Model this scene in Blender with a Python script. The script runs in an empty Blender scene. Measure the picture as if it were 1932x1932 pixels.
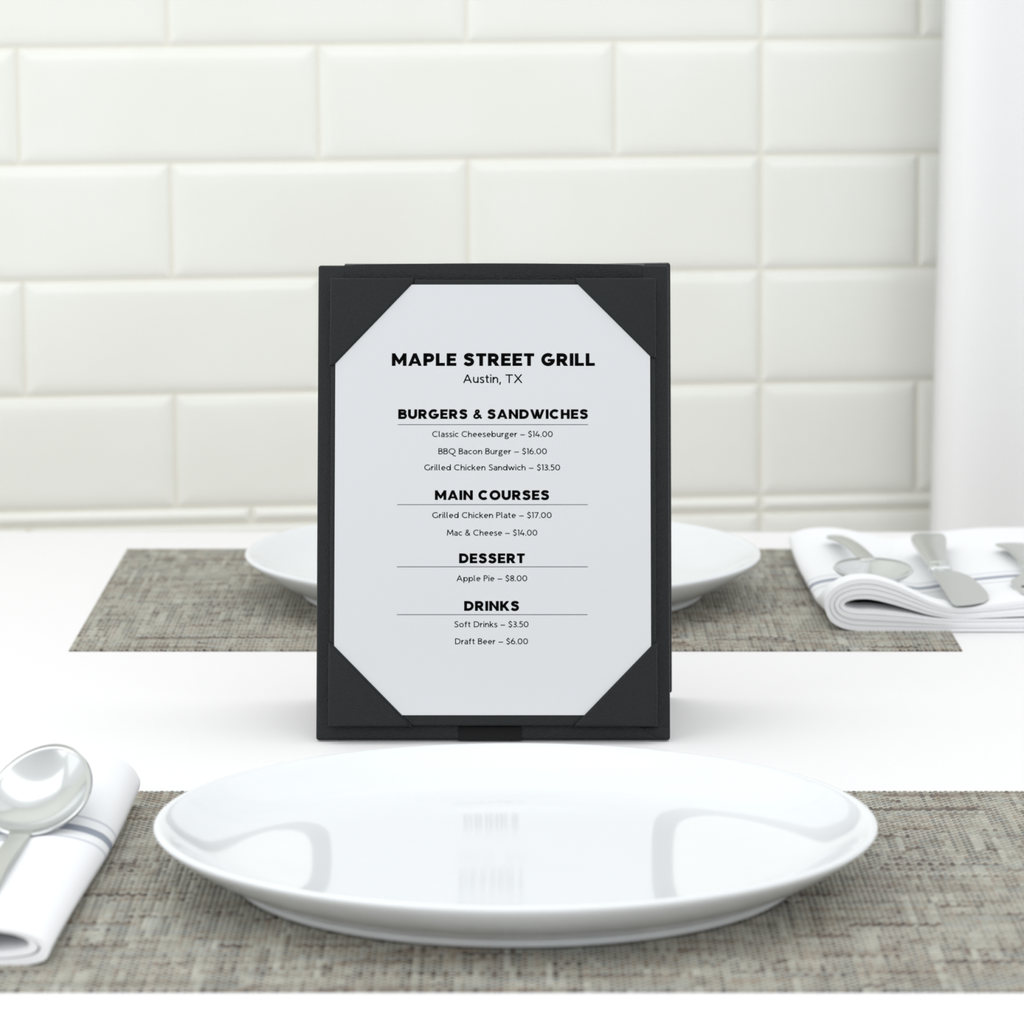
import bpy, bmesh, math, random
import numpy as np
from mathutils import Vector, Matrix

random.seed(7)
rng = np.random.default_rng(11)
SC = bpy.context.scene
COL = SC.collection
MM = 0.001
ZT = 0.75                      # height of the cloth's top surface

# ------------------------------------------------------------ camera, world, lights, exposure
cam_data = bpy.data.cameras.new('camera')
cam = bpy.data.objects.new('camera', cam_data)
COL.objects.link(cam)
cam.location = (0, 0, ZT + 0.3887)
cam.rotation_euler = (math.radians(90 - 8.756), 0, 0)
cam_data.sensor_width = 36
cam_data.lens = 143.478
cam_data.clip_start = 0.05
cam_data.dof.use_dof = True
cam_data.dof.focus_distance = 1.865
cam_data.dof.aperture_fstop = 16.5
SC.camera = cam

world = bpy.data.worlds.new('world')
SC.world = world
world.use_nodes = True
wn = world.node_tree.nodes
bg = wn['Background']
bg.inputs['Strength'].default_value = 1.0
wl = world.node_tree.links
wtc = wn.new('ShaderNodeTexCoord')
wsp = wn.new('ShaderNodeSeparateXYZ')
wl.new(wtc.outputs['Generated'], wsp.inputs[0])
wmr = wn.new('ShaderNodeMapRange')          # bright room ahead and above, dimmer room behind the camera
wmr.interpolation_type = 'SMOOTHSTEP'
wmr.inputs['From Min'].default_value = -0.95
wmr.inputs['From Max'].default_value = 0.10
wmr.inputs['To Min'].default_value = 0.64
wmr.inputs['To Max'].default_value = 1.04
wl.new(wsp.outputs['Y'], wmr.inputs['Value'])
wmx = wn.new('ShaderNodeVectorMath')
wmx.operation = 'SCALE'
wmx.inputs[0].default_value = (0.968, 0.982, 1.0)
wl.new(wmr.outputs[0], wmx.inputs['Scale'])
wl.new(wmx.outputs[0], bg.inputs['Color'])


def area(name, loc, target, sx, sy, power, col=(1, 1, 1)):
    d = bpy.data.lights.new(name, 'AREA')
    d.shape = 'RECTANGLE'
    d.size, d.size_y, d.energy, d.color = sx, sy, power, col
    o = bpy.data.objects.new(name, d)
    COL.objects.link(o)
    o.location = loc
    v = Vector(target) - Vector(loc)
    o.rotation_euler = v.to_track_quat('-Z', 'Y').to_euler()
    return o


area('ceiling_light', (0.0, 2.0, 2.30), (0.0, 2.55, 0.95), 2.4, 0.7, 4.2, (1.0, 0.99, 0.965))
area('window_light', (-2.0, 1.7, 1.75), (0.0, 1.9, 0.75), 1.2, 1.5, 2.2, (0.97, 0.99, 1.0))
area('wall_fill_light', (-1.2, 0.8, 1.7), (0.45, 2.75, 0.80), 1.0, 1.5, 6.0, (0.97, 0.99, 1.0))  # added fill lamp, no window here: lifts the lower right of the wall
area('front_fill_light', (0.5, -0.4, 1.75), (0.3, 2.7, 0.85), 2.4, 1.0, 14.0, (0.97, 0.99, 1.0))  # added broad fill from behind the camera, no window: evens out the wall

SC.view_settings.view_transform = 'Standard'
SC.view_settings.look = 'None'
SC.view_settings.exposure = 0.0
SC.view_settings.gamma = 1.0
SC.view_settings.use_curve_mapping = False
try:
    SC.cycles.use_denoising = True
    SC.cycles.max_bounces = 10
except Exception:
    pass


# ------------------------------------------------------------ helpers
def srgb(r, g, b):
    def f(c):
        c /= 255.0
        return c / 12.92 if c <= 0.04045 else ((c + 0.055) / 1.055) ** 2.4
    return (f(r), f(g), f(b), 1.0)


def mat(name, col, rough=0.5, metal=0.0, ior=None, spec=None):
    m = bpy.data.materials.new(name)
    m.use_nodes = True
    b = m.node_tree.nodes['Principled BSDF']
    b.inputs['Base Color'].default_value = col
    b.inputs['Roughness'].default_value = rough
    b.inputs['Metallic'].default_value = metal
    if ior:
        b.inputs['IOR'].default_value = ior
    if spec is not None:
        b.inputs['Specular IOR Level'].default_value = spec
    return m


def nodes(m):
    t = m.node_tree
    return t.nodes, t.links, t.nodes['Principled BSDF']


def add_bump(m, tex_type, scale, strength, dist, coord='Object', detail=2.0, out=None, feature=None):
    n, l, b = nodes(m)
    tc = n.new('ShaderNodeTexCoord')
    tx = n.new(tex_type)
    tx.inputs['Scale'].default_value = scale
    if 'Detail' in tx.inputs:
        tx.inputs['Detail'].default_value = detail
    if feature:
        tx.feature = feature
    l.new(tc.outputs[coord], tx.inputs['Vector'])
    bp = n.new('ShaderNodeBump')
    bp.inputs['Strength'].default_value = strength
    bp.inputs['Distance'].default_value = dist
    l.new(tx.outputs[out or 0], bp.inputs['Height'])
    l.new(bp.outputs['Normal'], b.inputs['Normal'])
    return tx


def mesh_obj(name, verts, faces, m=None, parent=None, smooth=False):
    me = bpy.data.meshes.new(name)
    me.from_pydata([tuple(v) for v in verts], [], faces)
    me.update()
    if m:
        me.materials.append(m)
    if smooth:
        for p in me.polygons:
            p.use_smooth = True
    o = bpy.data.objects.new(name, me)
    COL.objects.link(o)
    if parent:
        o.parent = parent
    return o


def bm_obj(name, bm, m=None, parent=None, smooth=False, angle=None):
    me = bpy.data.meshes.new(name)
    bmesh.ops.recalc_face_normals(bm, faces=bm.faces)
    bm.to_mesh(me)
    bm.free()
    if m:
        me.materials.append(m)
    if smooth:
        for p in me.polygons:
            p.use_smooth = True
        if angle:
            try:
                me.set_sharp_from_angle(angle=math.radians(angle))
            except Exception:
                pass
    o = bpy.data.objects.new(name, me)
    COL.objects.link(o)
    if parent:
        o.parent = parent
    return o


def empty(name, loc, rot=(0, 0, 0)):
    o = bpy.data.objects.new(name, None)
    o.empty_display_size = 0.02
    COL.objects.link(o)
    o.location = loc
    o.rotation_euler = rot
    return o


def tag(o, label=None, cat=None, group=None, kind=None):
    if label:
        o['label'] = label
    if cat:
        o['category'] = cat
    if group:
        o['group'] = group
    if kind:
        o['kind'] = kind
    return o


def box_bm(bm, x0, x1, y0, y1, z0, z1, bevel=0.0, seg=3):
    r = bmesh.ops.create_cube(bm, size=1.0)
    vs = r['verts']
    for v in vs:
        v.co.x = x0 if v.co.x < 0 else x1
        v.co.y = y0 if v.co.y < 0 else y1
        v.co.z = z0 if v.co.z < 0 else z1
    if bevel:
        es = set()
        for v in vs:
            for e in v.link_edges:
                es.add(e)
        bmesh.ops.bevel(bm, geom=list(es), offset=bevel, segments=seg, profile=0.5, affect='EDGES')


def prism_bm(bm, pts, z0, z1, bevel=0.0, seg=2):
    lo = [bm.verts.new((p[0], p[1], z0)) for p in pts]
    hi = [bm.verts.new((p[0], p[1], z1)) for p in pts]
    n = len(pts)
    bm.faces.new(lo[::-1])
    top = bm.faces.new(hi)
    for i in range(n):
        bm.faces.new((lo[i], lo[(i + 1) % n], hi[(i + 1) % n], hi[i]))
    if bevel:
        bmesh.ops.bevel(bm, geom=list(top.edges), offset=bevel, segments=seg, profile=0.5, affect='EDGES')


def lathe(prof, n=128):
    vs, fs = [], []
    for (r, z) in prof:
        for k in range(n):
            a = 2 * math.pi * k / n
            vs.append((r * math.cos(a), r * math.sin(a), z))
    m = len(prof)
    for i in range(m - 1):
        for k in range(n):
            a, b = i * n + k, i * n + (k + 1) % n
            fs.append((a, b, b + n, a + n))
    fs.append(tuple(range(n))[::-1])
    fs.append(tuple(range((m - 1) * n, m * n)))
    return vs, fs


def catmull(pts, per=6):
    P = [np.array(p, float) for p in pts]
    out = []
    n = len(P)
    for i in range(n - 1):
        p0, p1, p2, p3 = P[max(i - 1, 0)], P[i], P[i + 1], P[min(i + 2, n - 1)]
        for k in range(per):
            t = k / per
            out.append(0.5 * ((2 * p1) + (-p0 + p2) * t + (2 * p0 - 5 * p1 + 4 * p2 - p3) * t * t
                              + (-p0 + 3 * p1 - 3 * p2 + p3) * t ** 3))
    out.append(P[-1])
    return out


# ------------------------------------------------------------ materials
M_tile = mat('glazed_cream_tile', srgb(241, 241, 234), 0.16, ior=1.45)
n, l, b = nodes(M_tile)
tc = n.new('ShaderNodeTexCoord')
nz = n.new('ShaderNodeTexNoise')
nz.inputs['Scale'].default_value = 9.0
l.new(tc.outputs['Object'], nz.inputs['Vector'])
rp = n.new('ShaderNodeValToRGB')
rp.color_ramp.elements[0].position, rp.color_ramp.elements[0].color = 0.35, srgb(245, 246, 239)
rp.color_ramp.elements[1].position, rp.color_ramp.elements[1].color = 0.65, srgb(248, 249, 243)
l.new(nz.outputs[0], rp.inputs[0])
l.new(rp.outputs[0], b.inputs['Base Color'])
M_grout = mat('grout', srgb(240, 238, 227), 0.85)
M_floor = mat('floor_boards', srgb(226, 218, 204), 0.45)
n, l, b = nodes(M_floor)
tc = n.new('ShaderNodeTexCoord')
bk = n.new('ShaderNodeTexBrick')
bk.inputs['Color1'].default_value = srgb(228, 220, 206)
bk.inputs['Color2'].default_value = srgb(218, 209, 194)
bk.inputs['Mortar'].default_value = srgb(170, 158, 142)
bk.inputs['Scale'].default_value = 1.0
bk.inputs['Mortar Size'].default_value = 0.003
bk.inputs['Brick Width'].default_value = 1.2
bk.inputs['Row Height'].default_value = 0.12
l.new(tc.outputs['Object'], bk.inputs['Vector'])
l.new(bk.outputs['Color'], b.inputs['Base Color'])
M_cloth = mat('white_table_linen', srgb(242, 241, 241), 0.9, spec=0.15)
add_bump(M_cloth, 'ShaderNodeTexNoise', 900.0, 0.08, 0.0003)
M_curtain = mat('white_curtain_fabric', srgb(250, 250, 250), 0.9, spec=0.1)
M_napkin = mat('white_napkin_with_blue_grey_stripes', srgb(245, 246, 248), 0.9, spec=0.15)
M_china = mat('white_glazed_china', srgb(233, 236, 238), 0.07, ior=1.33)
M_leather = mat('black_leatherette', srgb(16, 21, 24), 0.36, spec=0.30)
add_bump(M_leather, 'ShaderNodeTexNoise', 1900.0, 0.8, 0.0005, detail=1.5)
M_ribbon = mat('black_ribbon', srgb(24, 24, 25), 0.75, spec=0.2)
n, l, b = nodes(M_ribbon)
M_paper = mat('white_card_stock', srgb(214, 216, 218), 0.75, spec=0.2)
M_ink = mat('black_ink', srgb(9, 9, 10), 0.9, spec=0.03)
M_inkthin = mat('black_ink_thin', srgb(14, 15, 16), 0.9, spec=0.03)
M_steel = mat('polished_stainless_steel', srgb(216, 219, 219), 0.15, metal=1.0)
M_brushed = mat('satin_stainless_steel', srgb(204, 207, 203), 0.32, metal=1.0)
M_wood = mat('table_wood', srgb(140, 108, 78), 0.5)
add_bump(M_wood, 'ShaderNodeTexNoise', 40.0, 0.1, 0.001)

# stripes across the napkin: object Y in metres from one end
n, l, b = nodes(M_napkin)
tc = n.new('ShaderNodeTexCoord')
sp = n.new('ShaderNodeSeparateXYZ')
l.new(tc.outputs['Object'], sp.inputs[0])
mr = n.new('ShaderNodeMapRange')
mr.inputs['From Min'].default_value = 0.0
mr.inputs['From Max'].default_value = 0.30
l.new(sp.outputs['Y'], mr.inputs['Value'])
cr = n.new('ShaderNodeValToRGB')
cr.color_ramp.interpolation = 'CONSTANT'
WHT, STR, STL = srgb(245, 246, 248), srgb(158, 165, 178), srgb(205, 209, 217)
el = cr.color_ramp.elements
el[0].position, el[0].color = 0.0, WHT
el[1].position, el[1].color = 0.99, WHT
STRIPE0 = 0.115
for (y, c) in ((-15.5, STL), (-13.5, WHT), (-4.0, STR), (4.0, WHT), (13.5, STL), (15.5, WHT)):
    e = el.new((STRIPE0 + y * MM) / 0.30)
    e.color = c
l.new(mr.outputs[0], cr.inputs[0])
l.new(cr.outputs[0], b.inputs['Base Color'])
nz = n.new('ShaderNodeTexNoise')
nz.inputs['Scale'].default_value = 1500
l.new(tc.outputs['Object'], nz.inputs['Vector'])
bp = n.new('ShaderNodeBump')
bp.inputs['Strength'].default_value = 0.1
bp.inputs['Distance'].default_value = 0.0003
l.new(nz.outputs[0], bp.inputs['Height'])
l.new(bp.outputs[0], b.inputs['Normal'])

M_mat = mat('woven_vinyl_yarn', srgb(150, 140, 128), 0.5, spec=0.35)
n, l, b = nodes(M_mat)
at = n.new('ShaderNodeAttribute')
at.attribute_name = 'yarn'
l.new(at.outputs['Color'], b.inputs['Base Color'])

# ------------------------------------------------------------ setting: floor, tiled back wall, curtain
bm = bmesh.new()
box_bm(bm, -1.8, 1.8, -0.6, 3.1, -0.02, 0.0)
tag(bm_obj('floor', bm, M_floor), 'pale wooden floor under the table', 'floor', kind='structure')

# wall frame: x along the wall, y up, z towards the room; x = 0 is the upright seam right of the menu
TP, RP = 0.2002, 0.078
U0, U1 = -1.75, 1.55
H0 = ZT - 0.0279               # a row joint
wv, wf, wm = [], [], []


def tile(u0, u1, v0, v1, gap=0.0012):
    u0, u1, v0, v1 = u0 + gap, u1 - gap, v0 + gap, v1 - gap
    if u1 - u0 < 0.006 or v1 - v0 < 0.004:
        return
    B = min(0.0068, 0.4 * (v1 - v0), 0.4 * (u1 - u0))
    rings = ((0, -0.001), (0, 0.0003), (0.0010, 0.0010), (B * 0.5, 0.0018), (B, 0.0023), (B * 1.7, 0.0025))
    i0 = len(wv)
    for (d, z) in rings:
        d = min(d, 0.45 * (v1 - v0), 0.45 * (u1 - u0))
        wv.extend([(u0 + d, v0 + d, z), (u1 - d, v0 + d, z), (u1 - d, v1 - d, z), (u0 + d, v1 - d, z)])
    for r in range(len(rings) - 1):
        for k in range(4):
            a, b2 = i0 + r * 4 + k, i0 + r * 4 + (k + 1) % 4
            wf.append((a, b2, b2 + 4, a + 4))
            wm.append(0)
    t = i0 + (len(rings) - 1) * 4
    wf.append((t, t + 1, t + 2, t + 3))
    wm.append(0)


rows = []
k = 0
v = H0
while v < 2.6:
    rows.append((v, v + RP, k % 2))
    v += RP
    k += 1
rows.append((H0 - 0.0115, H0, None))
v = H0 - 0.0115
k = 1
while v > 0.0:
    rows.append((max(v - RP, 0.0), v, k % 2))
    v -= RP
    k += 1
for (v0, v1, par) in rows:
    if par is None:
        u = U0
        while u < U1:
            tile(u, min(u + 0.35, U1), v0, v1)
            u += 0.35
        continue
    off = 0.0 if par == 0 else TP / 2
    e = -off
    while e > U0:
        tile(max(e - TP, U0), e, v0, v1)
        e -= TP
    if off:
        tile(-off, 0.0, v0, v1)
    e = 0.0
    if par == 0:
        tile(0.0, 0.109, v0, v1)
        e = 0.109
    while e < U1:
        tile(e, min(e + TP, U1), v0, v1)
        e += TP
i0 = len(wv)
wv += [(U0, 0, 0), (U1, 0, 0), (U1, 2.6, 0), (U0, 2.6, 0), (U0, 0, -0.05), (U1, 0, -0.05), (U1, 2.6, -0.05), (U0, 2.6, -0.05)]
for q in ((0, 1, 2, 3), (7, 6, 5, 4), (0, 4, 5, 1), (1, 5, 6, 2), (2, 6, 7, 3), (3, 7, 4, 0)):
    wf.append(tuple(i0 + a for a in q))
    wm.append(1)
wall = mesh_obj('wall_back', wv, wf, M_tile)
wall.data.materials.append(M_grout)
for p, mi in zip(wall.data.polygons, wm):
    p.material_index = mi
wall.matrix_world = (Matrix.Translation((0.1701, 2.7794, 0.80)) @ Matrix.Rotation(math.radians(5.5), 4, 'Z') @ Matrix.Rotation(math.radians(90), 4, 'X')
                     @ Matrix.Rotation(math.radians(0.4), 4, 'Z') @ Matrix.Translation((0, -0.80, 0)))
tag(wall, 'cream glazed brick-tile wall behind the table', 'wall', kind='structure')

# white curtain hanging beside the wall, in soft folds
NX, NZ = 120, 24
cv, cf = [], []
CW, CH = 0.62, 2.45
for j in range(NZ + 1):
    z = CH * j / NZ
    for i in range(NX + 1):
        s = i / NX
        x = s * CW
        amp = 0.016 + 0.004 * math.sin(7 * s + 0.6)
        y = -amp * math.cos(2 * math.pi * x / 0.115 - 0.9) + 0.004 * math.sin(3.0 * z + 9 * s)
        if x < 0.012:
            y += 0.012 * (1 - x / 0.012) ** 2
        cv.append((x + 0.0095 * (z - 1.0), y, z + 0.001))
for j in range(NZ):
    for i in range(NX):
        a = j * (NX + 1) + i
        cf.append((a, a + 1, a + NX + 2, a + NX + 1))
cur = mesh_obj('curtain', cv, cf, M_curtain, smooth=True)
cur.location = (0.2835, 2.705, 0.0)
md = cur.modifiers.new('thickness', 'SOLIDIFY')
md.thickness = 0.0012
tag(cur, 'plain white curtain hanging in soft folds at right of the tiled wall', 'curtain')

# ------------------------------------------------------------ table and cloth
tab = empty('dining_table', (0, 1.80, 0))
tag(tab, 'rectangular dining table hidden under the white tablecloth', 'table')
bm = bmesh.new()
box_bm(bm, -0.78, 0.78, -0.645, 0.645, 0.72, ZT - 0.0016, 0.003)
bm_obj('tabletop', bm, M_wood, tab)
for sx in (-1, 1):
    for sy in (-1, 1):
        bm = bmesh.new()
        box_bm(bm, sx * 0.7 - 0.03, sx * 0.7 + 0.03, sy * 0.56 - 0.03, sy * 0.56 + 0.03, 0.0, 0.72, 0.004)
        bm_obj('leg', bm, M_wood, tab)

# cloth: flat top, rounded edge, wavy drop all round
CX, CY, RC = 0.786, 0.651, 0.03


def cloth_ring(d, drop):
    pts = []
    N = 90
    hx, hy = CX + d, CY + d
    r = RC + d
    for (cx, cy, a0) in ((hx - r, hy - r, 0), (-hx + r, hy - r, 90), (-hx + r, -hy + r, 180), (hx - r, -hy + r, 270)):
        for q in range(9):
            a = math.radians(a0 + 90 * q / 8)
            pts.append((cx + r * math.cos(a), cy + r * math.sin(a)))
        nx = {0: (-hx + r, hy), 90: (-hx, -hy + r), 180: (hx - r, -hy), 270: (hx, hy - r)}[a0]
        x0, y0 = pts[-1]
        for q in range(1, N):
            t = q / N
            pts.append((x0 + (nx[0] - x0) * t, y0 + (nx[1] - y0) * t))
    return [(x, y, -drop) for (x, y) in pts]


rings = [cloth_ring(-0.010, 0), cloth_ring(-0.0035, 0.0006), cloth_ring(-0.0010, 0.0025), cloth_ring(0, 0.006)]
for q in range(1, 11):
    dr = 0.006 + 0.024 * q
    base = cloth_ring(0.0, dr)
    amp = 0.022 * (q / 10) ** 1.2
    out = []
    for i, (x, y, z) in enumerate(base):
        w = amp * (0.55 + 0.45 * math.sin(i * 2 * math.pi / 18.0 + 1.3 * math.sin(i * 0.05)))
        L = math.hypot(x / CX, y / CY)
        ex = x / CX if abs(x / CX) > 0.985 else 0
        ey = y / CY if abs(y / CY) > 0.985 else 0
        out.append((x + ex * w, y + ey * w, z))
    rings.append(out)
tv, tf = [], []
for rg in rings:
    tv += rg
m_ = len(rings[0])
for r in range(len(rings) - 1):
    for i in range(m_):
        a, b2 = r * m_ + i, r * m_ + (i + 1) % m_
        tf.append((a, a + m_, b2 + m_, b2))
tf.append(tuple(range(m_)))
cl = mesh_obj('tablecloth', tv, tf, M_cloth, smooth=True)
cl.location = (0, 1.80, ZT)
md = cl.modifiers.new('thickness', 'SOLIDIFY')
md.thickness = 0.0012
md.offset = -1
tag(cl, 'smooth white tablecloth covering the whole table', 'tablecloth')


# ------------------------------------------------------------ woven placemats
def weave_mesh(W, D, p=2.2, sx=5, sy=4, seed=3):
    r = np.random.default_rng(seed)
    nxc, nyc = int(round(W / p)), int(round(D / p))
    nx, ny = nxc * sx + 1, nyc * sy + 1
    gx = np.linspace(0, nxc, nx)
    gy = np.linspace(0, nyc, ny)
    GX, GY = np.meshgrid(gx, gy)
    ci = np.clip(np.floor(GX).astype(int), 0, nxc - 1)
    cj = np.clip(np.floor(GY).astype(int), 0, nyc - 1)
    fx, fy = GX - ci - 0.5, GY - cj - 0.5
    A, R = 0.40, 0.48
    ph = np.where((ci + cj) % 2 == 0, 1.0, -1.0)
    weft = A * ph * np.cos(math.pi * fx) + R * np.sqrt(np.clip(1 - (fy / 0.505) ** 2, 0, 1))
    warp = -A * ph * np.cos(math.pi * fy) + R * np.sqrt(np.clip(1 - (fx / 0.505) ** 2, 0, 1))
    Z = np.maximum(weft, warp)
    Z = Z - Z.min()
    Z *= 0.9
    pal_w = 0.80 * np.array([srgb(*c)[:3] for c in ((214, 213, 200), (196, 196, 183), (172, 168, 154), (188, 176, 156), (140, 128, 116), (190, 198, 192), (104, 92, 84))])
    pw_w = np.array([.31, .30, .13, .10, .05, .08, .03])
    pal_p = 0.66 * np.array([srgb(*c)[:3] for c in ((200, 199, 186), (178, 174, 160), (152, 144, 131), (122, 108, 98), (88, 78, 71), (164, 150, 134))])
    pw_p = np.array([.06, .14, .24, .28, .16, .12])

    def yarns(count, length, pal, pw, mean):
        C = np.zeros((count, length, 3))
        bias = 0.55
        prev = None
        for a in range(count):
            if prev is not None and r.random() < 0.25:      # two neighbouring yarns of one dyed run
                C[a] = np.roll(prev, int(r.integers(-2, 3)), axis=0)
                prev = None
                continue
            i = 0
            last = r.choice(len(pal), p=pw)
            while i < length:
                L = int(max(2, r.exponential(mean)))
                q = r.choice(len(pal), p=pw) if r.random() > 0.25 else last
                C[a, i:i + L] = pal[q] * (0.93 + 0.14 * r.random())
                last = q
                i += L
            prev = C[a]
        return C
    CW_ = yarns(nyc, nxc, pal_w, pw_w, 5)
    CP_ = yarns(nxc, nyc, pal_p, pw_p, 6)
    colr = np.where((weft >= warp)[..., None], CW_[cj, ci], CP_[ci, cj])
    X = (GX / nxc - 0.5) * W
    Y = (GY / nyc - 0.5) * D
    co = np.stack([X, Y, Z + 0.35], -1).reshape(-1, 3)
    cols = np.concatenate([colr.reshape(-1, 3), np.ones((nx * ny, 1))], 1)
    a = (np.arange(ny - 1)[:, None] * nx + np.arange(nx - 1)[None, :]).reshape(-1)
    quads = np.stack([a, a + 1, a + nx + 1, a + nx], 1)
    # edges and underside
    per = np.concatenate([np.arange(nx), np.arange(1, ny) * nx + nx - 1, (ny - 1) * nx + np.arange(nx - 2, -1, -1), np.arange(ny - 2, 0, -1) * nx])
    low = co[per].copy()
    low[:, 2] = 0.0
    n0 = len(co)
    m = len(per)
    side = np.stack([per, n0 + np.arange(m), n0 + (np.arange(m) + 1) % m, np.roll(per, -1)], 1)
    co = np.concatenate([co, low])
    cols = np.concatenate([cols, cols[per]])
    me = bpy.data.meshes.new('placemat')
    quads = np.concatenate([quads, side])
    nf = len(quads)
    me.vertices.add(len(co))
    me.vertices.foreach_set('co', (co * MM).astype(np.float32).ravel())
    nl = nf * 4 + m
    me.loops.add(nl)
    me.loops.foreach_set('vertex_index', np.concatenate([quads.ravel(), n0 + np.arange(m)[::-1]]).astype(np.int32))
    me.polygons.add(nf + 1)
    me.polygons.foreach_set('loop_start', np.concatenate([np.arange(nf) * 4, [nf * 4]]).astype(np.int32))
    me.polygons.foreach_set('use_smooth', np.ones(nf + 1, dtype=bool))
    me.update(calc_edges=True)
    me.validate()
    ca = me.attributes.new('yarn', 'FLOAT_COLOR', 'POINT')
    ca.data.foreach_set('color', cols.astype(np.float32).ravel())
    me.materials.append(M_mat)
    return me


matmesh = weave_mesh(457.5, 322.0)
for (nm, loc, rz, lab) in (
        ('placemat', (0.0015, 1.565, ZT), 0.0, 'woven beige-brown placemat under the large front plate, nearest the camera'),
        ('placemat', (0.0018, 2.2152, ZT), math.pi, 'woven beige-brown placemat under the blurred plate behind the menu holder')):
    o = bpy.data.objects.new(nm, matmesh)
    COL.objects.link(o)
    o.location, o.rotation_euler = loc, (0, 0, rz)
    tag(o, lab, 'placemat', 'woven placemats on the table')
MATZ = ZT + 0.0014

# ------------------------------------------------------------ coupe plates
prof_out = [(0.1, 1.6), (103, 1.6), (106, 0.2), (108, 0.0), (110, 0.3), (111.2, 1.8), (111.6, 3.4), (113.2, 4.7), (117, 6.2),
            (124, 9.6), (131, 13.6), (137, 17.6), (140.6, 20.4), (142.0, 22.2), (141.8, 23.3), (140.8, 23.9)]
prof_in = [(139.0, 23.6), (135, 21.4), (128, 17.0), (120, 12.9), (112, 10.2), (104, 8.7), (94, 7.8), (80, 7.3), (60, 7.0), (30, 6.8), (0.1, 6.8)]
prof = [(float(p[0]), float(p[1])) for p in catmull(prof_out + prof_in, 4)]
pv, pf = lathe([(r * MM, z * MM) for r, z in prof], 160)
pl = mesh_obj('dinner_plate', pv, pf, M_china, smooth=True)
pl.location = (0.0014, 1.5693, MATZ)
tag(pl, 'large round white plate in front of the menu holder', 'plate', 'white coupe plates')
p2 = pl.copy()
COL.objects.link(p2)
p2.location = (-0.005, 2.222, MATZ)
tag(p2, 'blurred white plate half hidden behind the menu holder', 'plate', 'white coupe plates')

# ------------------------------------------------------------ menu holder (leatherette easel tent)
TILT = math.radians(14.6)
BX, BY = -0.00863, 1.8355
RX = math.radians(90) - TILT
holder = empty('menu_holder', (BX, BY, ZT))
tag(holder, 'black leatherette table-tent menu holder standing upright at the centre', 'menu holder')
FRONT = Matrix.Rotation(RX, 4, 'X')


def front_part(name, bm, m, parent=None, smooth=True, angle=40):
    o = bm_obj(name, bm, m, parent or holder, smooth, angle)
    if parent is None:
        o.matrix_local = FRONT
    return o


W2, HH = 0.0811, 0.2199
bm = bmesh.new()
box_bm(bm, -W2, W2, 0.0, HH, 0.0, 0.004, 0.0011, 3)
fb = front_part('front_board', bm, M_leather)
# mitred fold of the covering at the lower right corner
bm = bmesh.new()
prism_bm(bm, [(0.0665, 0.0058), (0.0762, 0.0006), (0.0806, 0.0006), (0.0806, 0.0058)], 0.0040, 0.0043, 0.0002)
front_part('corner_fold', bm, M_leather, fb)
# top hinge strip wrapped over the front edge, slightly domed
bm = bmesh.new()
pts = [(-0.0692, 0.2122), (0.0692, 0.2122)] + [(0.0692 - 0.1384 * q / 24, 0.2198 + 0.0009 * math.sin(math.pi * q / 24) ** 0.7) for q in range(25)]
prism_bm(bm, pts, 0.0038, 0.00435, 0.0002)
front_part('hinge_cover', bm, M_leather)
# raised inner panel
bm = bmesh.new()
box_bm(bm, -0.0749, 0.0747, 0.0062, 0.2125, 0.0064, 0.0092, 0.0010, 3)
inner = front_part('inner_panel', bm, M_leather)
bm = bmesh.new()
box_bm(bm, -0.0728, 0.0726, 0.0085, 0.2104, 0.0039, 0.0066)
front_part('panel_core', bm, M_leather, inner)
# four corner pockets
for quad in ([(-0.0754, 0.2130), (-0.0754, 0.1722), (-0.0735, 0.1722), (-0.0366, 0.2110), (-0.0366, 0.2130)],
             [(0.0750, 0.2130), (0.0379, 0.2130), (0.0379, 0.2110), (0.0730, 0.1757), (0.0750, 0.1757)],
             [(-0.0754, 0.0058), (-0.0366, 0.0058), (-0.0370, 0.0064), (-0.0740, 0.0441), (-0.0754, 0.0445)],
             [(0.0752, 0.0058), (0.0752, 0.0445), (0.0736, 0.0441), (0.0373, 0.0064), (0.0368, 0.0058)]):
    bm = bmesh.new()
    prism_bm(bm, quad, 0.0062, 0.0105, 0.0011, 3)
    front_part('corner_pocket', bm, M_leather)
# ribbon tab at the foot
bm = bmesh.new()
prism_bm(bm, [(-0.0159, -0.0002), (0.0130, -0.0002), (0.0130, 0.0061), (-0.0159, 0.0061)], 0.0030, 0.0046, 0.0002)
front_part('ribbon_tab', bm, M_ribbon)
# back board leaning the other way, hinge spine at the top
bm = bmesh.new()
box_bm(bm, -W2, W2, 0.0, HH - 0.0050, 0.0, 0.004, 0.0011, 3)
back = bm_obj('back_board', bm, M_leather, holder, True, 40)
back.matrix_local = Matrix.Translation((0.0047, 0.0965, 0.0013)) @ Matrix.Rotation(math.pi, 4, 'Z') @ Matrix.Rotation(math.radians(79.3), 4, 'X') @ Matrix.Rotation(math.radians(-0.95), 4, 'Z')
bm = bmesh.new()
sect = [(0.0525, 0.2115), (0.0522, 0.2132), (0.0550, 0.2139), (0.0580, 0.2139), (0.0600, 0.2132), (0.0588, 0.2115)]
va = [bm.verts.new((-0.069, y, z)) for y, z in sect]
vb = [bm.verts.new((0.070, y, z)) for y, z in sect]
bm.faces.new(va[::-1])
bm.faces.new(vb)
for i in range(len(sect)):
    j = (i + 1) % len(sect)
    bm.faces.new((va[i], va[j], vb[j], vb[i]))
bm_obj('hinge_spine', bm, M_leather, holder, True, 50)


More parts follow.
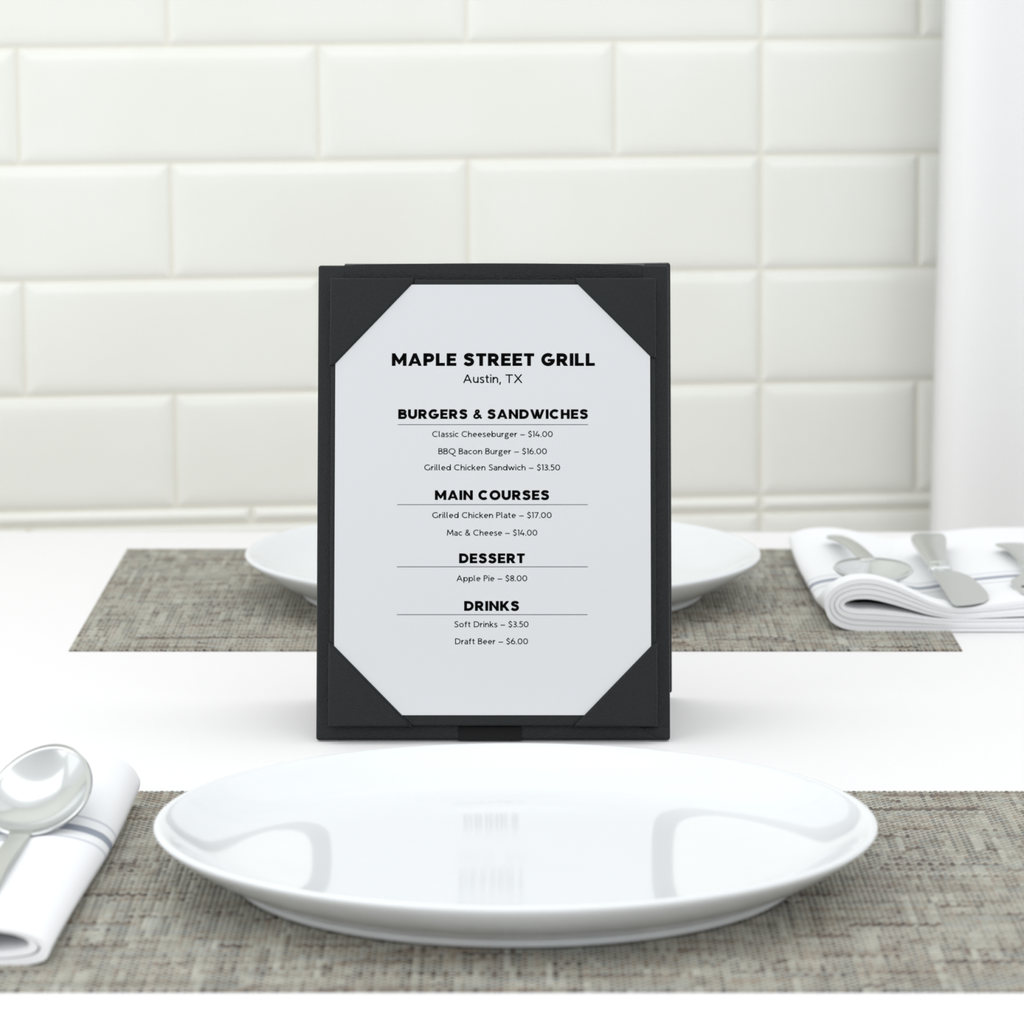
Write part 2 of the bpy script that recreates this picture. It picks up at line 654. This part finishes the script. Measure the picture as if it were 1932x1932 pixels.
# ------------------------------------------------------------ lettering: constant-width strokes
def arc(cx, cy, rx, ry, a0, a1, n=14):
    return [(cx + rx * math.cos(math.radians(a0 + (a1 - a0) * i / n)), cy + ry * math.sin(math.radians(a0 + (a1 - a0) * i / n))) for i in range(n + 1)]


def spl(*pts):
    return [tuple(p) for p in catmull(pts, 6)]


def ribbon(pts, w):
    P = [np.array(p, float) for p in pts]
    Q = [P[0]]
    for p in P[1:]:
        if np.linalg.norm(p - Q[-1]) > 1e-5:
            Q.append(p)
    P = Q
    closed = len(P) > 3 and np.linalg.norm(P[0] - P[-1]) < 1e-4
    if closed:
        P = P[:-1]
    n = len(P)
    vs, fs = [], []
    for i in range(n):
        dirs = []
        if i > 0 or closed:
            d = P[i] - P[i - 1]
            dirs.append(d / np.linalg.norm(d))
        if i < n - 1 or closed:
            d = P[(i + 1) % n] - P[i]
            dirs.append(d / np.linalg.norm(d))
        nn = [np.array((-d[1], d[0])) for d in dirs]
        m = sum(nn)
        m = m / np.linalg.norm(m)
        k = w / 2 / max(0.4, float(np.dot(m, nn[0])))
        vs += [P[i] + m * k, P[i] - m * k]
    for i in range(n if closed else n - 1):
        j = (i + 1) % n
        fs.append((2 * i + 1, 2 * j + 1, 2 * j, 2 * i))
    return vs, fs


def disc(cx, cy, r, n=12):
    return [np.array((cx + r * math.cos(2 * math.pi * i / n), cy + r * math.sin(2 * math.pi * i / n))) for i in range(n)], [tuple(range(n))]


def light_glyphs(t):
    h = t / 2
    X = 0.71
    G = {}

    def dot(x, y, r=None):
        return ('dot', x, y, r or t * 0.62)
    tail = lambda x: [(x, 1.02), (x, 0.17)] + arc(x + 0.15, 0.17, 0.15, 0.17 - h, 180, 262, 6)
    G['A'] = (.94, [[(h, 0), (.47, .97)], [(.47, .97), (.94 - h, 0)], [(.2, .33), (.74, .33)]])
    G['B'] = (.66, [[(h, 0), (h, 1)], [(h, 1 - h), (.34, 1 - h)] + arc(.34, .76, .22, .24 - h, 90, -90)[1:] + [(h, .52)],
                    [(h, .52), (.36, .52)] + arc(.36, .26 + h / 2, .25, .26 - h / 2, 90, -90)[1:] + [(h, h)]])
    G['C'] = (.86, [arc(.50, .5, .50 - h, .5 - h, 48, 312, 24)])
    G['D'] = (.84, [[(h, 0), (h, 1)], [(h, 1 - h), (.32, 1 - h)] + arc(.32, .5, .52 - h, .5 - h, 90, -90, 18)[1:] + [(h, h)]])
    G['G'] = (.90, [arc(.50, .5, .50 - h, .5 - h, 50, 318, 24) + [(.90 - h, .20), (.90 - h, .47)]])
    G['M'] = (1.02, [[(h, 0), (.14, 1)], [(.14, .98), (.51, .22)], [(.51, .22), (.88, .98)], [(.88, 1), (1.02 - h, 0)]])
    G['P'] = (.62, [[(h, 0), (h, 1)], [(h, 1 - h), (.34, 1 - h)] + arc(.34, .72, .28 - h, .28 - h, 90, -90)[1:] + [(h, .44 + h)]])
    G['Q'] = (1.04, [arc(.52, .5, .52 - h, .5 - h, 0, 360, 32), spl((.52, .02), (.66, -.10), (.84, -.27), (1.10, -.29))])
    G['S'] = (.62, [spl((.56, .85), (.44, .94), (.30, .95), (.15, .88), (.10, .75), (.18, .61), (.34, .52), (.50, .40), (.56, .26), (.49, .12), (.33, .05), (.16, .07), (.04, .15))])
    G['T'] = (.80, [[(0, 1 - h), (.80, 1 - h)], [(.40, 0), (.40, 1)]])
    G['X'] = (.86, [[(.03, 0), (.80, 1)], [(.06, 1), (.83, 0)]])
    G['a'] = (.54, [spl((.07, .60), (.17, .64), (.29, .655), (.41, .60), (.485, .48)) + [(.54 - h, .44), (.54 - h, 0)],
                    spl((.54 - h, .40), (.36, .40), (.19, .38), (.07, .30), (.055, .19), (.12, .08), (.25, .05), (.38, .09), (.49, .20))])
    G['b'] = (.68, [[(h, 1.02), (h, 0)], arc(.36, X / 2, .32 - h, X / 2 - h, 0, 360, 24)])
    G['c'] = (.55, [arc(.35, X / 2, .35 - h, X / 2 - h, 52, 308, 20)])
    G['d'] = (.68, [[(.68 - h, 1.02), (.68 - h, 0)], arc(.32, X / 2, .32 - h, X / 2 - h, 0, 360, 24)])
    G['e'] = (.64, [[(.06, .37), (.64 - h, .37)] + arc(.33, X / 2, .31 - h, X / 2 - h, 4, 310, 24)])
    G['f'] = (.40, [[(.17, 0), (.17, .78)] + arc(.36, .80, .19, .20 - h, 180, 80, 8), [(.0, .66), (.38, .66)]])
    G['g'] = (.62, [arc(.29, .46, .25 - h, .25 - h, 0, 360, 20), [(.42, .64), (.62, .66)],
                    spl((.15, .27), (.07, .18), (.10, .09), (.25, .06), (.43, .04), (.55, -.05), (.55, -.17), (.43, -.27), (.28, -.29), (.12, -.26), (.05, -.17), (.09, -.05), (.18, .05))])
    G['h'] = (.60, [[(h, 1.02), (h, 0)], [(h, .40)] + arc(.33, .42, .27 - h, .29 - h, 170, 0, 12) + [(.60 - h, 0)]])
    G['i'] = (.13, [[(.065, X - .01), (.065, 0)], dot(.065, .92)])
    G['k'] = (.56, [[(h, 1.02), (h, 0)], [(h, .29), (.50, .70)], [(.19, .42), (.54, 0)]])
    G['l'] = (.25, [tail(h)])
    G['n'] = (.60, [[(h, X), (h, 0)], [(h, .40)] + arc(.33, .42, .27 - h, .29 - h, 170, 0, 12) + [(.60 - h, 0)]])
    G['o'] = (.71, [arc(.355, X / 2, .355 - h, X / 2 - h, 0, 360, 24)])
    G['p'] = (.68, [[(h, X), (h, -.28)], arc(.36, X / 2, .32 - h, X / 2 - h, 0, 360, 24)])
    G['r'] = (.38, [[(h, X), (h, 0)], [(h, .38)] + arc(.33, .40, .27 - h, .30 - h, 170, 75, 8)])
    G['s'] = (.47, [spl((.42, .60), (.33, .655), (.22, .66), (.10, .60), (.09, .49), (.18, .40), (.32, .33), (.41, .24), (.40, .12), (.30, .05), (.17, .05), (.03, .11))])
    G['t'] = (.40, [[(.17, .92), (.17, .20)] + arc(.34, .20, .17, .20 - h, 180, 280, 8), [(0, .66), (.38, .66)]])
    G['u'] = (.60, [[(h, X), (h, .29)] + arc(.29, .29, .29 - h, .29 - h, 180, 340, 12), [(.60 - h, X), (.60 - h, 0)]])
    G['w'] = (.94, [[(.03, X), (.25, .03)], [(.25, .03), (.47, .66)], [(.47, .66), (.69, .03)], [(.69, .03), (.91, X)]])
    G['0'] = (.74, [arc(.37, .5, .37 - h, .5 - h, 0, 360, 28)])
    G['1'] = (.26, [[(.20, 0), (.20, 1)], [(.20, .97), (.02, .92)]])
    G['3'] = (.56, [arc(.27, .745, .225, .255 - h, 140, -90, 14) + [(.18, .49)], arc(.26, .26, .27, .26 - h, 90, -145, 16)])
    G['4'] = (.70, [[(.38, 1), (.04, .29)], [(.02, .27), (.70, .27)], [(.50, .52), (.50, 0)]])
    G['5'] = (.58, [[(.52, 1 - h), (.15, 1 - h)], [(.17, 1), (.12, .55)], spl((.12, .56), (.27, .61), (.42, .57), (.52, .44), (.53, .30), (.46, .15), (.32, .06), (.16, .06), (.03, .13))])
    G['6'] = (.68, [arc(.34, .32, .34 - h, .32 - h, 0, 360, 24), spl((.06, .40), (.14, .60), (.29, .82), (.44, 1.0))])
    G['7'] = (.62, [[(.02, 1 - h), (.60, 1 - h)], [(.58, .95), (.19, 0)]])
    G['8'] = (.64, [arc(.32, .75, .23, .25 - h, 0, 360, 22), arc(.32, .27, .32 - h, .27 - h, 0, 360, 22)])
    G['$'] = (.60, [spl((.54, .80), (.42, .90), (.28, .91), (.14, .84), (.10, .72), (.18, .60), (.34, .51), (.48, .40), (.53, .27), (.46, .14), (.31, .08), (.16, .10), (.04, .17)), [(.31, 1.1), (.31, .86)], [(.31, .13), (.31, -.1)]])
    G['&'] = (.76, [spl((.74, .02), (.50, .30), (.24, .62), (.17, .80), (.24, .93), (.38, .94), (.47, .84), (.43, .70), (.26, .56), (.10, .40), (.07, .22), (.17, .08), (.33, .05), (.50, .13), (.62, .28), (.70, .44))])
    G['–'] = (.70, [[(0, .36), (.70, .36)]])
    G['.'] = (.13, [dot(.065, .06)])
    G[','] = (.16, [[(.13, .12), (.03, -.20)]])
    return G


def heavy_glyphs():
    t, s = .285, .238          # upright and level stroke widths
    h, q = t / 2, s / 2
    G = {}
    P = lambda *p: ('poly', list(p))

    def stem(x, y0=0, y1=1):
        return P((x, y0), (x + t, y0), (x + t, y1), (x, y1))

    def bar(x0, x1, y):
        return P((x0, y), (x1, y), (x1, y + s), (x0, y + s))
    w = .268
    k = w / 2
    G['A'] = (1.06, [P((0, 0), (.27, 0), (.53, .64), (.53, 1), (.40, 1)), P((1.06, 0), (.66, 1), (.53, 1), (.53, .64), (.79, 0)), P((.25, .17), (.81, .17), (.74, .36), (.32, .36))])
    G['B'] = (.86, [stem(0), (w * .9, [(.1, 1 - .11), (.50, 1 - .11)] + arc(.50, .735, .20, .155, 90, -90, 10)[1:] + [(.1, .58)]), (w * .95, [(.1, .52), (.53, .52)] + arc(.53, .315, .22, .2, 90, -90, 10)[1:] + [(.1, .115)])])
    G['C'] = (1.0, [(w + .01, arc(.53, .5, .53 - k, .515 - k, 44, 316, 28))])
    G['D'] = (.95, [stem(0), (w, [(.1, 1 - k), (.42, 1 - k)] + arc(.42, .5, .53 - k, .5 - k, 90, -90, 18)[1:] + [(.1, k)])])
    G['E'] = (.76, [stem(0), bar(.1, .75, 0), bar(.1, .69, .39), bar(.1, .75, 1 - s)])
    G['G'] = (1.06, [(w + .01, arc(.53, .5, .53 - k, .515 - k, 46, 352, 30)), P((.50, .35), (1.055, .35), (1.05, .55), (.50, .55))])
    G['H'] = (.90, [stem(0), stem(.90 - t), bar(.1, .8, .39)])
    G['I'] = (.265, [stem(0)])
    G['K'] = (.94, [stem(0), P((.20, .42), (.37, .30), (.92, 1), (.60, 1), (.20, .52)), P((.30, .46), (.63, 0), (.95, 0), (.50, .62))])
    G['L'] = (.72, [stem(0), bar(.1, .71, 0)])
    G['M'] = (1.14, [stem(0), stem(1.14 - t), P((0, 1), (.24, 1), (.57, .48), (.57, .12), (.53, .12), (.1, .74)), P((1.14, 1), (1.04, .74), (.61, .12), (.57, .12), (.57, .48), (.90, 1))])
    G['N'] = (.95, [stem(0), stem(.95 - t), P((0, 1), (.23, 1), (.95, .04), (.95, 0), (.72, 0), (0, .96))])
    G['O'] = (1.08, [(w + .01, arc(.54, .5, .54 - k, .515 - k, 0, 360, 36))])
    G['P'] = (.84, [stem(0), (w, [(.1, 1 - k), (.48, 1 - k)] + arc(.48, .645, .36 - k, .355 - k, 90, -90, 14)[1:] + [(.1, .29 + k)])])
    G['R'] = (.90, [stem(0), (w, [(.1, 1 - k), (.47, 1 - k)] + arc(.47, .65, .36 - k, .35 - k, 90, -90, 14)[1:] + [(.1, .30 + k)]), P((.32, .36), (.57, 0), (.90, 0), (.58, .46))])
    G['S'] = (.84, [(w, spl((.72, .74), (.62, .845), (.45, .885), (.27, .86), (.165, .745), (.22, .625), (.42, .545), (.62, .46), (.685, .31), (.60, .165), (.42, .11), (.23, .14), (.085, .255)))])
    G['T'] = (.80, [bar(0, .80, 1 - s), stem(.40 - h)])
    G['U'] = (.92, [(t, [(h, 1), (h, .43)] + arc(.46, .43, .46 - h, .445 - h, 180, 360, 18)[1:] + [(.92 - h, 1)])])
    G['W'] = (1.46, [P((0, 1), (.27, 1), (.50, .36), (.50, 0), (.36, 0)), P((.50, 0), (.50, .36), (.62, .72), (.73, 1), (.73, .72), (.61, 0)), P((.50, 0), (.61, 0), (.73, .34), (.73, 1), (.62, 1), (.50, .5)),
                     P((.73, .34), (.85, 0), (.96, 0), (.96, .5), (.84, 1), (.73, 1)), P((.96, 0), (1.10, 0), (1.46, 1), (1.19, 1), (.96, .36))])
    G['&'] = (.90, [(.20, spl((.86, .04), (.60, .32), (.36, .56), (.28, .74), (.34, .87), (.45, .90), (.56, .85), (.57, .73), (.46, .60), (.26, .47), (.13, .32), (.15, .17), (.28, .09), (.45, .11), (.62, .24), (.76, .42)))])
    return G


LT = 0.134
LG = light_glyphs(LT)
HG = heavy_glyphs()


def line_mesh(text, x0, x1, y, cap, heavy):
    G = HG if heavy else LG
    gap, space = (0.13, 0.56) if heavy else (0.125, 0.50)
    vs, fs = [], []
    x = 0.0
    n = len(text)
    for ci, c in enumerate(text):
        if c == ' ':
            x += space - gap
            continue
        wd, strokes = G[c]
        for st in strokes:
            if isinstance(st, tuple) and st[0] == 'dot':
                a, f = disc(st[1], st[2], st[3])
            elif isinstance(st, tuple) and st[0] == 'poly':
                a, f = [np.array(p, float) for p in st[1]], [tuple(range(len(st[1])))]
            elif isinstance(st, tuple):
                a, f = ribbon(st[1], st[0])
            else:
                a, f = ribbon(st, LT)
            i0 = len(vs)
            vs += [p + np.array((x, 0.0)) for p in a]
            fs += [tuple(i0 + q for q in ff) for ff in f]
        x += wd + (gap if ci < n - 1 else 0)
    k = (x1 - x0) / x
    return [((x0 + p[0] * k) * MM, (y + p[1] * cap) * MM, 0.0) for p in vs], fs


# the card itself, held under the four pockets
card = empty('menu_card', (BX, BY, ZT), (RX, 0, 0))
tag(card, 'white printed menu card tucked under the black corner pockets', 'menu')
bm = bmesh.new()
box_bm(bm, -0.0728, 0.0723, 0.0110, 0.2099, 0.0093, 0.0096)
bm_obj('card_sheet', bm, M_paper, card)
LINES = [
    ('MAPLE STREET GRILL', -38.11, 55.5, 172.02, 5.86), ('Austin, TX', -5.27, 21.92, 164.07, 4.0),
    ('BURGERS & SANDWICHES', -35.1, 52.26, 147.41, 4.41), ('rule', -35.34, 52.26, 144.62, 0.25),
    ('Classic Cheeseburger – $14.00', -19.42, 35.98, 139.0, 2.73), ('BBQ Bacon Burger – $16.00', -16.6, 33.28, 131.03, 2.73),
    ('Grilled Chicken Sandwich – $13.50', -23.06, 39.39, 123.55, 2.73),
    ('MAIN COURSES', -18.14, 34.36, 109.88, 4.45), ('rule', -35.48, 52.07, 107.6, 0.25),
    ('Grilled Chicken Plate – $17.00', -19.35, 35.46, 101.51, 2.73), ('Mac & Cheese – $14.00', -12.62, 28.86, 93.42, 2.73),
    ('DESSERT', -6.99, 23.12, 80.71, 4.5), ('rule', -35.52, 52.01, 78.92, 0.25),
    ('Apple Pie – $8.00', -8.2, 24.21, 72.39, 2.73),
    ('DRINKS', -4.65, 20.56, 58.8, 4.5), ('rule', -35.45, 51.85, 56.92, 0.25),
    ('Soft Drinks – $3.50', -9.15, 24.82, 51.26, 2.73), ('Draft Beer – $6.00', -8.77, 24.57, 43.45, 2.73)]
for (txt, x0, x1, y, hgt) in LINES:
    x0, x1 = x0 - 8.63, x1 - 8.63
    if txt == 'rule':
        vs = [(x0 * MM, y * MM, 0), (x1 * MM, y * MM, 0), (x1 * MM, (y + hgt) * MM, 0), (x0 * MM, (y + hgt) * MM, 0)]
        o = mesh_obj('rule_line', vs, [(0, 1, 2, 3)], M_inkthin, card)
    else:
        hv = txt.upper() == txt
        vs, fs = line_mesh(txt, x0, x1, y, hgt, hv)
        o = mesh_obj('printed_heading' if hv else 'printed_line', vs, fs, M_ink if hv else M_inkthin, card)
    o.location = (0, 0, 0.00964)


# ------------------------------------------------------------ folded napkins
def napkin(name, O, I, layers, length, hscale, gapf=0.10, mirror=1, nsec=26, y0=0.0):
    """O, I: outer and inner outline of the folded layers in (distance from the fold, height) mm; swept along Y."""
    o_ = catmull(O, 5)
    i_ = catmull(I, 5)
    n_ = len(o_)
    bm = bmesh.new()
    for k in range(layers):
        f0 = k / layers + gapf / layers
        f1 = (k + 1) / layers - (gapf / layers if k < layers - 1 else 0)
        loop = []
        for q in range(n_):
            loop.append(i_[q] + (o_[q] - i_[q]) * f1)
        for q in range(n_ - 1, -1, -1):
            loop.append(i_[q] + (o_[q] - i_[q]) * f0)
        prev = None
        for sidx in range(nsec + 1):
            t = sidx / nsec
            e0 = 0.8 * math.sin(3.1 * k + 0.7)
            y = y0 + t * length + (e0 if sidx == 0 else 0)
            hs = hscale(t)
            dx = 1.2 * math.sin(5 * t + 1)
            ring = []
            for p in loop:
                xx, zz = p[0] + dx, p[1] * hs(p[0]) if callable(hs) else p[1] * hs
                ring.append(bm.verts.new((mirror * xx * MM, y * MM, zz * MM)))
            if prev:
                for a in range(len(ring)):
                    c2 = (a + 1) % len(ring)
                    bm.faces.new((prev[a], prev[c2], ring[c2], ring[a]))
            else:
                for a in range(n_ - 1):
                    bm.faces.new((ring[a], ring[a + 1], ring[2 * n_ - 2 - a], ring[2 * n_ - 1 - a]))
            prev = ring
        for a in range(n_ - 1):
            bm.faces.new((prev[a], prev[2 * n_ - 1 - a], prev[2 * n_ - 2 - a], prev[a + 1]))
    return bm_obj(name, bm, M_napkin, None, True, 55)


# far napkin: fold towards the plate, thick open roll facing the camera
O_far = [(140, 18), (112, 17.5), (88, 14.5), (70, 12.6), (57, 15.5), (46, 20.5), (36, 25), (25, 28), (14, 27.5), (5, 23.5), (0.5, 17.5), (0.5, 11),
         (4, 5), (12, 1.2), (25, 0), (46, 0), (70, 0), (100, 0), (140, 0)]
I_far = [(140, 8.4), (112, 8.2), (88, 7.2), (70, 6.7), (57, 8.2), (46, 11.2), (36, 14.2), (25, 16.8), (17, 17), (12, 15.8), (10.5, 14.6), (10.5, 13.6),
         (13, 12.6), (18, 12), (27, 11.8), (42, 10), (60, 7.2), (88, 6.8), (140, 8.0)]


def hs_far(t):
    a = min(1.0, max(0.0, (t - 0.05) / 0.22))
    a = a * a * (3 - 2 * a)
    return lambda d: 1.0 - a * (1 - 0.16 * max(0, (t - 0.6) / 0.4)) * (0.60 if d < 60 else 0.60 - 0.34 * min(1, (d - 60) / 20))


nf_ = napkin('napkin', O_far, I_far, 4, 262, hs_far, gapf=0.055, y0=17)
nf_.location = (0.1630, 2.108 - 0.017, MATZ - 0.0009)
tag(nf_, 'folded white striped napkin at far right, carrying the spoon, knife and fork', 'napkin', 'folded white napkins')

# near napkin: fold on the right, flatter
O_near = [(150, 9.0), (110, 9.0), (62, 9.8), (44, 12.0), (26, 14.6), (14, 13.8), (5, 11.0), (0.8, 7.4), (0.6, 4.8), (3, 2.0), (10, 0.4), (20, 0), (60, 0), (110, 0), (150, 0)]
I_near = [(150, 6.4), (110, 6.6), (62, 7.6), (44, 9.8), (26, 12.4), (16, 11.9), (10, 10.2), (8.4, 8.4), (8.6, 7.2), (11, 6.4), (16, 5.6), (26, 5.0), (60, 4.8), (110, 6.0), (150, 6.2)]
def hs_near(t):
    a = min(1.0, max(0.0, (t - 0.55) / 0.40))
    a = a * a * (3 - 2 * a)
    return lambda d: 1.0 + a * (0.62 if d < 55 else 0.62 * max(0.0, 1 - (d - 55) / 40))


nn_ = napkin('napkin', O_near, I_near, 2, 262, hs_near, mirror=-1, y0=-43)
nn_.rotation_euler = (0, 0, math.radians(-1.7))
nn_.location = (-0.1648, 1.438 + 0.043, MATZ - 0.0009)
tag(nn_, 'folded white striped napkin at lower left, under the near spoon', 'napkin', 'folded white napkins')


# ------------------------------------------------------------ cutlery
def loft(secs, m, name, parent, smooth=True):
    """secs: list of (centre x, y, z, half width, half thickness) along y; rounded flat bar"""
    N = 16
    vs, fs = [], []
    for (cx, cy, cz, hw, ht) in secs:
        for k in range(N):
            a = 2 * math.pi * k / N
            ca, sa = math.cos(a), math.sin(a)
            ex = math.copysign(abs(ca) ** 0.45, ca)
            ez = math.copysign(abs(sa) ** 0.7, sa)
            vs.append(((cx + hw * ex) * MM, cy * MM, (cz + ht * ez) * MM))
    for i in range(len(secs) - 1):
        for k in range(N):
            a, b2 = i * N + k, i * N + (k + 1) % N
            fs.append((a, b2, b2 + N, a + N))
    fs.append(tuple(range(N))[::-1])
    fs.append(tuple(range((len(secs) - 1) * N, len(secs) * N)))
    return mesh_obj(name, vs, fs, m, parent, smooth)


def spoon(loc, rz, tilt, slope, label, hl=112, az=0.0, flare=2.2):
    """origin at the neck; bowl towards +y"""
    r = empty('table_spoon', loc, (0, 0, rz))
    tag(r, label, 'spoon', 'stainless table spoons')
    bm = bmesh.new()
    NR, NA = 14, 56
    rows_ = []
    T = math.radians(tilt)
    for i in range(NR + 1):
        rr = i / NR
        ring = []
        for k in range(NA):
            a = 2 * math.pi * k / NA
            yy = 32 * math.sin(a)
            wx = 21.4 * math.cos(a) * (1 - 0.10 * math.sin(a))
            x, y = wx * rr, 32 + yy * rr
            z = -9.2 * (1 - rr ** 2.2) + 1.0 * (abs(yy * rr) / 31) ** 2 * 0
            y2 = y * math.cos(T) - z * math.sin(T)
            z2 = y * math.sin(T) + z * math.cos(T)
            ring.append(((x * math.cos(az) - y2 * math.sin(az)) * MM, (x * math.sin(az) + y2 * math.cos(az)) * MM, z2 * MM))
        rows_.append(ring)
    vs = [rows_[0][0]]
    c0 = bm.verts.new(rows_[0][0])
    prev = None
    for ring in rows_[1:]:
        cur_ = [bm.verts.new(p) for p in ring]
        for k in range(NA):
            if prev is None:
                bm.faces.new((c0, cur_[k], cur_[(k + 1) % NA]))
            else:
                bm.faces.new((prev[k], cur_[k], cur_[(k + 1) % NA], prev[(k + 1) % NA]))
        prev = cur_
    bo = bm_obj('bowl', bm, M_steel, r, True)
    md = bo.modifiers.new('gauge', 'SOLIDIFY')
    md.thickness = 0.0013
    md.offset = -1
    secs = []
    for q in range(25):
        u = q / 24
        y = 3.5 - u * (hl + 3.5)
        w_ = 4.5 + flare * max(0, (u - 0.5) / 0.5) ** 1.3
        if u < 0.08:
            w_ = 5.2 - 1.3 * u / 0.08
        if u > 0.97:
            w_ *= 0.75
        z = -0.2 + slope * y * -1 * -1 if y < 0 else 0.2 + math.tan(T) * y * 0.6
        z = (slope * y) + (2.2 * math.sin(math.pi * min(1, max(0, -y / hl)))) if y < 0 else math.tan(T) * y - 0.6
        secs.append((0, y, z, w_, 1.25))
    loft(secs, M_brushed, 'handle', r)
    return r


sn = spoon((-0.1950, 1.580, MATZ + 0.0137), math.radians(-1.5), 22.5, 0.010,
           'shiny table spoon lying bowl-up on the near left napkin', hl=126, az=math.radians(-7.0))
sf = spoon((0.1950, 2.208, MATZ + 0.0210), math.radians(180 + 5.0), -1.0, 0.050,
           'blurred table spoon on the far napkin, half sunk behind its thick fold', az=math.radians(-4), flare=0.8)

# table knife on the far napkin: blade towards the camera
kn = empty('table_knife', (0.2345, 2.219, MATZ + 0.0134), (0, 0, math.radians(0.5)))
tag(kn, 'round-ended table knife on the far napkin, between the spoon and the fork', 'knife')
secs = []
for q in range(15):
    u = q / 14
    y = -4 + u * 95
    hw = 5.6 + 4.9 * u ** 1.2
    secs.append((hw - 5.6 - 0.5 * u + 0.6, y, 2.2 + 0.2 * u, hw if u < 0.99 else hw * 0.95, 2.6 + 0.9 * u))
loft(secs, M_brushed, 'handle', kn)
loft([(0.6, -13, 1.4, 5.2, 1.4), (0.6, -11, 1.6, 6.2, 2.2), (0.6, -7, 1.8, 6.4, 2.8), (0.6, -4.5, 1.8, 6.0, 2.8), (0.6, -4, 1.8, 5.4, 2.4)], M_steel, 'bolster', kn)
blade = [(-4.8, -12), (5.2, -12), (5.4, -15), (8.2, -17.5), (11.5, -24), (14.6, -36), (16.6, -60), (17.4, -82), (16.2, -97), (12.5, -107), (5.5, -113),
         (0.5, -115.5), (-3.0, -116), (-4.4, -110), (-4.8, -80), (-4.9, -40)]
blade = [(float(p[0]), float(p[1])) for p in blade]
bm = bmesh.new()
NB = len(blade)
top_, bot_ = [], []
for (x, y) in blade:
    dz = -0.006 * (-y - 12)
    top_.append(bm.verts.new((x * MM, y * MM, (2.0 + dz) * MM)))
    bot_.append(bm.verts.new((x * MM, y * MM, (0.9 + dz) * MM)))
bm.faces.new(top_)
bm.faces.new(bot_[::-1])
for i in range(NB):
    j = (i + 1) % NB
    bm.faces.new((top_[i], bot_[i], bot_[j], top_[j]))
bm_obj('blade', bm, M_brushed, kn)

# fork on the far napkin at the frame's edge: tines towards the camera
fk = empty('table_fork', (0.2822, 2.190, MATZ + 0.0138), (0, 0, math.radians(-1)))
tag(fk, 'table fork on the far napkin, cut off by the right edge of the photo', 'fork')
secs = []
for q in range(25):
    u = q / 24
    y = 18 + u * 82
    hw = 3.0 + 7.0 * max(0, (u - 0.25) / 0.75) ** 1.1
    secs.append((0, y, 2.0 + 2.2 * math.sin(math.pi * u), hw if u < 0.98 else hw * 0.7, 1.2))
loft(secs, M_brushed, 'handle', fk)
bm = bmesh.new()
outline = [(-3.0, 20), (-3.6, 8), (-7, -1), (-11, -8), (-12.4, -16), (-12.4, -24)]
for t in range(4):
    x0 = -12.4 + t * 6.93
    outline += [(x0, -30), (x0 + 0.4, -66), (x0 + 1.6, -70), (x0 + 2.8, -68), (x0 + 4.0, -30)]
    if t < 3:
        outline += [(x0 + 5.4, -27)]
outline += [(12.4, -24), (12.4, -16), (11, -8), (7, -1), (3.6, 8), (3.0, 20)]


def fz(y):
    u = (20 - y) / 90.0
    return 2.0 - 2.4 * math.sin(math.pi * min(1, u * 1.15)) + 2.0 * max(0, u - 0.75)


outline = outline[::-1]
tp = [bm.verts.new((x * MM, y * MM, (fz(y) + 0.8) * MM)) for x, y in outline]
bt = [bm.verts.new((x * MM, y * MM, (fz(y) - 0.8) * MM)) for x, y in outline]
ft = bm.faces.new(tp)
fb_ = bm.faces.new(bt[::-1])
for i in range(len(outline)):
    j = (i + 1) % len(outline)
    bm.faces.new((tp[i], bt[i], bt[j], tp[j]))
bmesh.ops.triangulate(bm, faces=[ft, fb_])
bm_obj('tines', bm, M_brushed, fk)
